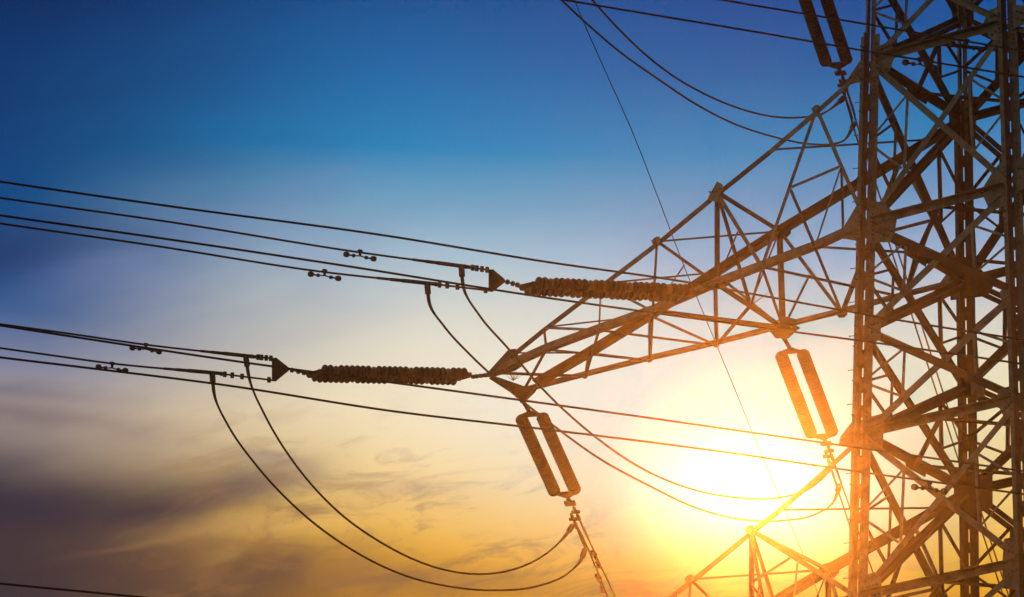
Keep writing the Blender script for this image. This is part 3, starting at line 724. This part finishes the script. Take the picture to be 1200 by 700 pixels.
my, r2 = near_bundle(M0, ((591, 329.5), (575, 317), (575, 341)), [(422, 296), (200, 260.5), (0, 232)], [(380, 319), (180, 288), (0, 262)], (541, 312), (500, 332),
    ['upper twin cable leaving the inner left insulator string, damper left of its clamp', 'lower twin cable leaving the inner left insulator string, damper left of its clamp'], gN, [(422, 294.5), (380.5, 317.5)])
o = my.build('yoke_plate', HARD); o.parent = to2; o.location = -M0
m_ = MB(); e0, e1 = yk2, NP(591, 329.5, M0); m_.cyl(e0, e1, .026, 8); d_ = (e1-e0).normalized()
for f in (.15, .45, .8): m_.lathe(e0.lerp(e1, f)-d_*.05, d_, [(0, .03), (.02, .07), (.08, .07), (.1, .03)], 8)
o = m_.build('shackle', HARD); o.parent = to2; o.location = -M0

# --- far-side strings
sideF = V((nFar.x, nFar.y, 0)).normalized()*.60
if sideF.x < 0: sideF = -sideF
TF = J['q0']+V((0, 0, -.2)); MF = J['q4']+V((0, .0, -.25))
def shft(P, x, y):   # move P in x and z so that it is seen towards (x, y), its depth row kept
    Q = onp(x, y, P, V((0, 1, 0))); return Q-P
def fline(P0, pts): return [FPn(x, y, P0) for x, y in pts]
farS = []
def far_set(P0, off, base, label, cabnames, tail, jend, sh=V((0, 0, 0)), group='double insulator strings leaning right below the arms'):
    """P0: attachment; px points are of the measured set, sh displaces the whole set"""
    q = lambda x, y: FPn(x, y, P0)+sh
    a, b, yk = [q(*p) for p in base]
    t, y1 = ins_string(label, group, P0+sh, a, b, sideF, 27, tension=False)
    E = yk; m_ = MB(); m_.cyl(y1, E, .024, 8); d = (E-y1).normalized()
    m_.lathe(y1+d*.08, d, [(0, .03), (.03, .07), (.13, .07), (.16, .03)], 8); m_.box(E, d*.10, sideF.normalized()*.16, d.cross(sideF).normalized()*.03)
    o = m_.build('shackle', HARD); o.parent = t; o.location = -(P0+sh)
    cab = []
    for k_, (pts, nm) in enumerate(zip(tail, cabnames)):
        P = [q(*p) for p in pts]; d = (P[-1]-P[-2]).normalized(); P.append(P[-1]+d*25+V((0, 0, .9)))
        o, org = line(nm, 'twin cables running away from the arm', P, r=.026)
        m2 = MB(); m2.lathe(P[0]+d*.0, d, [(0, .02), (.05, .05), (.25, .05), (.3, .03), (.45, .03), (.5, .055), (.75, .055), (.8, .03), (1.3, .04), (1.75, .036), (2.0, .028)], 8)
        m2.box(P[0]+d*.3, d*.05, sideF.normalized()*.12, d.cross(sideF).normalized()*.03)
        hardware(m2, 'dead_end_clamp', o, org)
        cab.append((o, org, P, d))
    return t, cab
gF = [(623, 489), (662, 576), (668, 590)]
t1, cab1 = far_set(TF, None, gF, 'double insulator string hanging below the tip of the long cross arm, left of the sun',
    ['right twin cable below the tip insulator pair, with a small damper', 'left twin cable below the tip insulator pair, steeper one near the jumpers'],
    [[(672, 594), (690, 633), (722, 702)], [(669, 602), (684, 632), (713, 702)]], None)
mF = [(928, 415), (963, 508), (968, 520)]
t2, cab2 = far_set(MF, None, mF, 'double insulator string hanging below the middle of the long cross arm, just above the sun',
    ['right twin cable below the inner insulator pair, running down into the glare', 'left twin cable below the inner insulator pair, running down into the glare'],
    [[(970, 522), (987, 570), (1022, 668)], [(967, 528), (976, 556), (1013, 668)]], None)
# upper arm: a displaced copy of the same set, only its lower half is in the picture
low_now = FPn(968, 518, MF); SU = onp(985, 84, low_now+V((0, 0, 10.4)), V((0, 1, 0)))-low_now
t3, cab3 = far_set(MF, None, mF, 'double insulator string in the top right corner, cut by the upper edge of the frame',
    ['right twin cable dropping from the top right insulator pair behind the pylon', 'left twin cable dropping from the top right insulator pair behind the pylon'],
    [[(970, 522), (988, 575), (1060, 775), (1155, 1040)], [(967, 528), (982, 575), (1052, 778), (1148, 1042)]], None, sh=SU)
# dampers on the far cables
for (o, org, P, d), f in ((cab1[0], .30), (cab1[1], .82)):
    c = P[0].lerp(P[-2], f) if len(P) > 2 else P[0]; c = P[1].lerp(P[2], f*.8)
    damper(c, d, o, org)

# --- jumper loops (hang in the vertical plane through their two clamps)
def lugs(P, o, org, rev=(False, True)):
    """terminal and compression sleeve following the first stretch of the cable"""
    C_ = catmull(P, 24)
    for r_ in rev:
        K_ = C_[::-1] if r_ else C_; pts = [K_[0]]; rad = [.05]; s_ = 0
        for a, b in zip(K_, K_[1:]):
            s_ += (b-a).length
            if s_ > .9: break
            pts.append(b); rad.append(.082 if s_ < .28 else (.05 if s_ < .45 else .05-.02*(s_-.45)/.45))
        if len(pts) < 3: pts = [K_[0], K_[0].lerp(K_[1], .5), K_[1]]; rad = [.06, .07, .04]
        m_ = MB(); m_.tube(pts, rad, 10); hardware(m_, 'terminal_lug', o, org, smooth=True)
def jumper(label, S, E, pts, sh=V((0, 0, 0)), vert=True, r=RW):
    n = (E-S).cross(ZZ).normalized()
    P = [S]+[onp(x, y, S-sh, n)+sh for x, y in pts]+[E]
    P = [S] + [onp(x, y, S, n) for x, y in pts] + [E]
    o, org = line(label, 'jumper cables looping under the cross arms', P, r=r, name='jumper_cable')
    lugs(P, o, org)
    return o
S1a, S1b = NP(288, 418, T0), NP(248.5, 437, T0)
E1a, E1b = FPn(671, 616, TF), FPn(685.5, 644, TF)
jumper('upper jumper loop hanging from the outer left clamps to the tip insulator pair', S1a, E1a, [(293, 447), (310, 486), (345, 543), (392, 596), (450, 638), (510, 665), (558, 673), (600, 668), (640, 649), (664, 626)])
jumper('lowest jumper loop, sweeping from the leftmost clamp to the tip insulator pair', S1b, E1b, [(252, 466), (268, 500), (300, 545), (350, 598), (410, 643), (470, 673), (530, 688), (580, 692), (630, 687), (668, 670), (682, 654)])
S2a, S2b = NP(540.5, 312, M0), NP(500.5, 332, M0)
E2a, E2b = FPn(974, 545, MF), FPn(984, 568, MF)
jumper('upper jumper loop crossing the arm tip and passing over the sun', S2a, E2a, [(544, 340), (562, 370), (595, 408), (635, 455), (690, 506), (745, 545), (800, 570), (860, 583), (915, 583), (950, 572), (969, 554)])
jumper('lower jumper loop crossing the arm tip and passing under the sun', S2b, E2b, [(504, 358), (520, 382), (553, 418), (600, 460), (650, 500), (700, 536), (760, 569), (815, 595), (870, 609), (920, 610), (955, 603), (978, 586)])
# the same pair on the upper arm, seen against the blue
E3a, E3b = FPn(972, 549, MF)+SU, FPn(985, 575, MF)+SU
S3 = S2a+SU; S3b = S2b+SU
def jumper_up(label, E, S, pts):
    n = (E-S).cross(ZZ).normalized()
    P = [onp(x, y, E, n) for x, y in pts]+[E]
    o, org = line(label, 'jumper cables looping under the cross arms', P, name='jumper_cable')
    lugs(P, o, org, (True,))
jumper_up('right hand jumper of the two curving down through the blue sky', E3a, S3, [(560, -190), (622, -95), (694, 0), (722, 31), (755, 63), (790, 90), (825, 110), (860, 125), (895, 135), (935, 138), (965, 133), (982, 121)])
jumper_up('left hand jumper of the two curving down through the blue sky', E3b, S3b, [(520, -170), (585, -80), (658, 0), (690, 30), (725, 60), (770, 92), (815, 122), (860, 145), (905, 160), (950, 169), (975, 169), (990, 164)])

# --- cables of the other side of the pylon
JRt = V((-J['m0'].x, J['m0'].y, J['m0'].z)); JLt = V((-JL['m0'].x, JL['m0'].y, JL['m0'].z))
def right_pair(P0, lists, names, group, damp=(None, None)):
    for pts, nm, dp in zip(lists, names, damp):
        P = [NP(x, y, P0) for x, y in pts]; P = [P[0]+(P[0]-P[1]).normalized()*3]+P
        P.append(extend(P[-2], P[-1], 30, 1.2)); o, org = line(nm, group, P, r=.025)
        if dp: damper(NP(*dp, P0), (P[-1]-P[0]).normalized(), o, org)
right_pair(JRt, [[(1330, 113), (1200, 90.5), (1000, 57.5), (900, 40), (780, 20), (655, -1)], [(1330, 82), (1200, 60), (1000, 26), (840, -1), (700, -26)]],
    ['lower of the two cables crossing the top right corner behind the front leg', 'upper of the two cables crossing the top right corner, ending at the frame top'], 'cables passing behind the pylon body', ((1078, 69.5), (1133, 48)))
PP = JLt+V((2.5, 0, 2.2))
right_pair(PP, [[(1330, 418), (1190, 397), (1045, 374), (900, 348), (800, 330), (640, 307), (450, 276), (200, 242), (0, 213)], [(1330, 447), (1190, 425.5), (1070, 408), (900, 385), (760, 366), (640, 349), (400, 311), (200, 281), (0, 252.5)]],
    ['topmost cable at the left edge, passing just over the inner insulator string', 'third cable down at the left edge, passing just under the inner insulator string'], 'cables passing behind the pylon body')
right_pair(JLt, [[(1330, 571), (1190, 551), (1000, 524), (940, 515.5), (740, 487), (500, 454), (280, 424), (100, 397), (0, 381.5)], [(1330, 598), (1190, 578), (1000, 552), (850, 530), (620, 501), (460, 482), (260, 451), (100, 431), (0, 419)]],
    ['cable passing just behind the outer insulator string and on across the sun', 'cable passing clear below the outer insulator string and on across the sun'], 'cables passing behind the pylon body', (None, (1089, 566)))
# lower-left arm: only one of its near cables enters the picture
ML = JL['m4']
P = [NP(x, y, ML) for x, y in ((420, 728), (300, 714), (150, 698.5), (0, 684))]; P.append(extend(P[-2], P[-1], 25, 1))
line('lone cable low in the bottom left corner of the sky', None, P)
# thin earth wire falling away behind everything
EW = J['bm']+V((1.0, 6, 0)); nE = V((math.cos(math.radians(40)), math.sin(math.radians(40)), 0))
nE = V((.93, .37, 0)).normalized()
P = [onp(x, y, EW, nE) for x, y in ((650, -60), (673, 0), (706, 76), (740, 152), (772, 234), (800, 308), (828, 376), (845, 417), (870, 478), (892, 532), (916, 588), (938, 642), (960, 700), (985, 770))]
line('very thin earth wire dropping steeply from the top of the sky behind the arm', None, P, r=.011, name='earth_wire', cat='wire')

# --- dry twigs caught on the arm
def twigs(label, P, n, L_):
    m_ = MB()
    for i in range(n):
        d = V((random.uniform(-1, 1), random.uniform(-.6, .6), random.uniform(.2, 1))).normalized(); l_ = L_*random.uniform(.4, 1)
        k = V((random.uniform(-.2, .2), random.uniform(-.2, .2), random.uniform(-.1, .3)))
        m_.tube([P, P+d*l_*.5+k*l_*.15, P+d*l_+k*l_*.5], [.008, .006, .003], 5)
    o = m_.build('twig_bundle', TWIG, loc=P); tag(o, label, 'twigs')
twigs('few dry twigs caught behind the plates of the arm tip', J['m0'].lerp(J['q0'], .45)+V((.25, 0, .0)), 12, .42)
twigs('fine dry twigs sticking up beside the dark lower joint of the long arm', J['bm']+V((.1, 0, .05)), 14, .65)

# ------------------------------------------------------------------ haze: thin evening air that scatters the low sun
hz = MB(); X = 2660; z0, z1 = GZ-1.6, 17.2
hz.prism([V((-X, -X, z0)), V((X, -X, z0)), V((X, X, z0)), V((-X, X, z0))], [V((-X, -X, z1)), V((X, -X, z1)), V((X, X, z1)), V((-X, X, z1))])
hm_ = bpy.data.materials.new('evening_haze'); hm_.use_nodes = True; t = hm_.node_tree; t.nodes.clear()
vo = t.nodes.new('ShaderNodeVolumePrincipled'); vo.inputs['Color'].default_value = (1, .84, .55, 1); vo.inputs['Density'].default_value = 2.2e-4; vo.inputs['Anisotropy'].default_value = .985
mo = t.nodes.new('ShaderNodeOutputMaterial'); t.links.new(vo.outputs[0], mo.inputs['Volume'])
o = hz.build('haze', hm_); tag(o, kind='stuff')
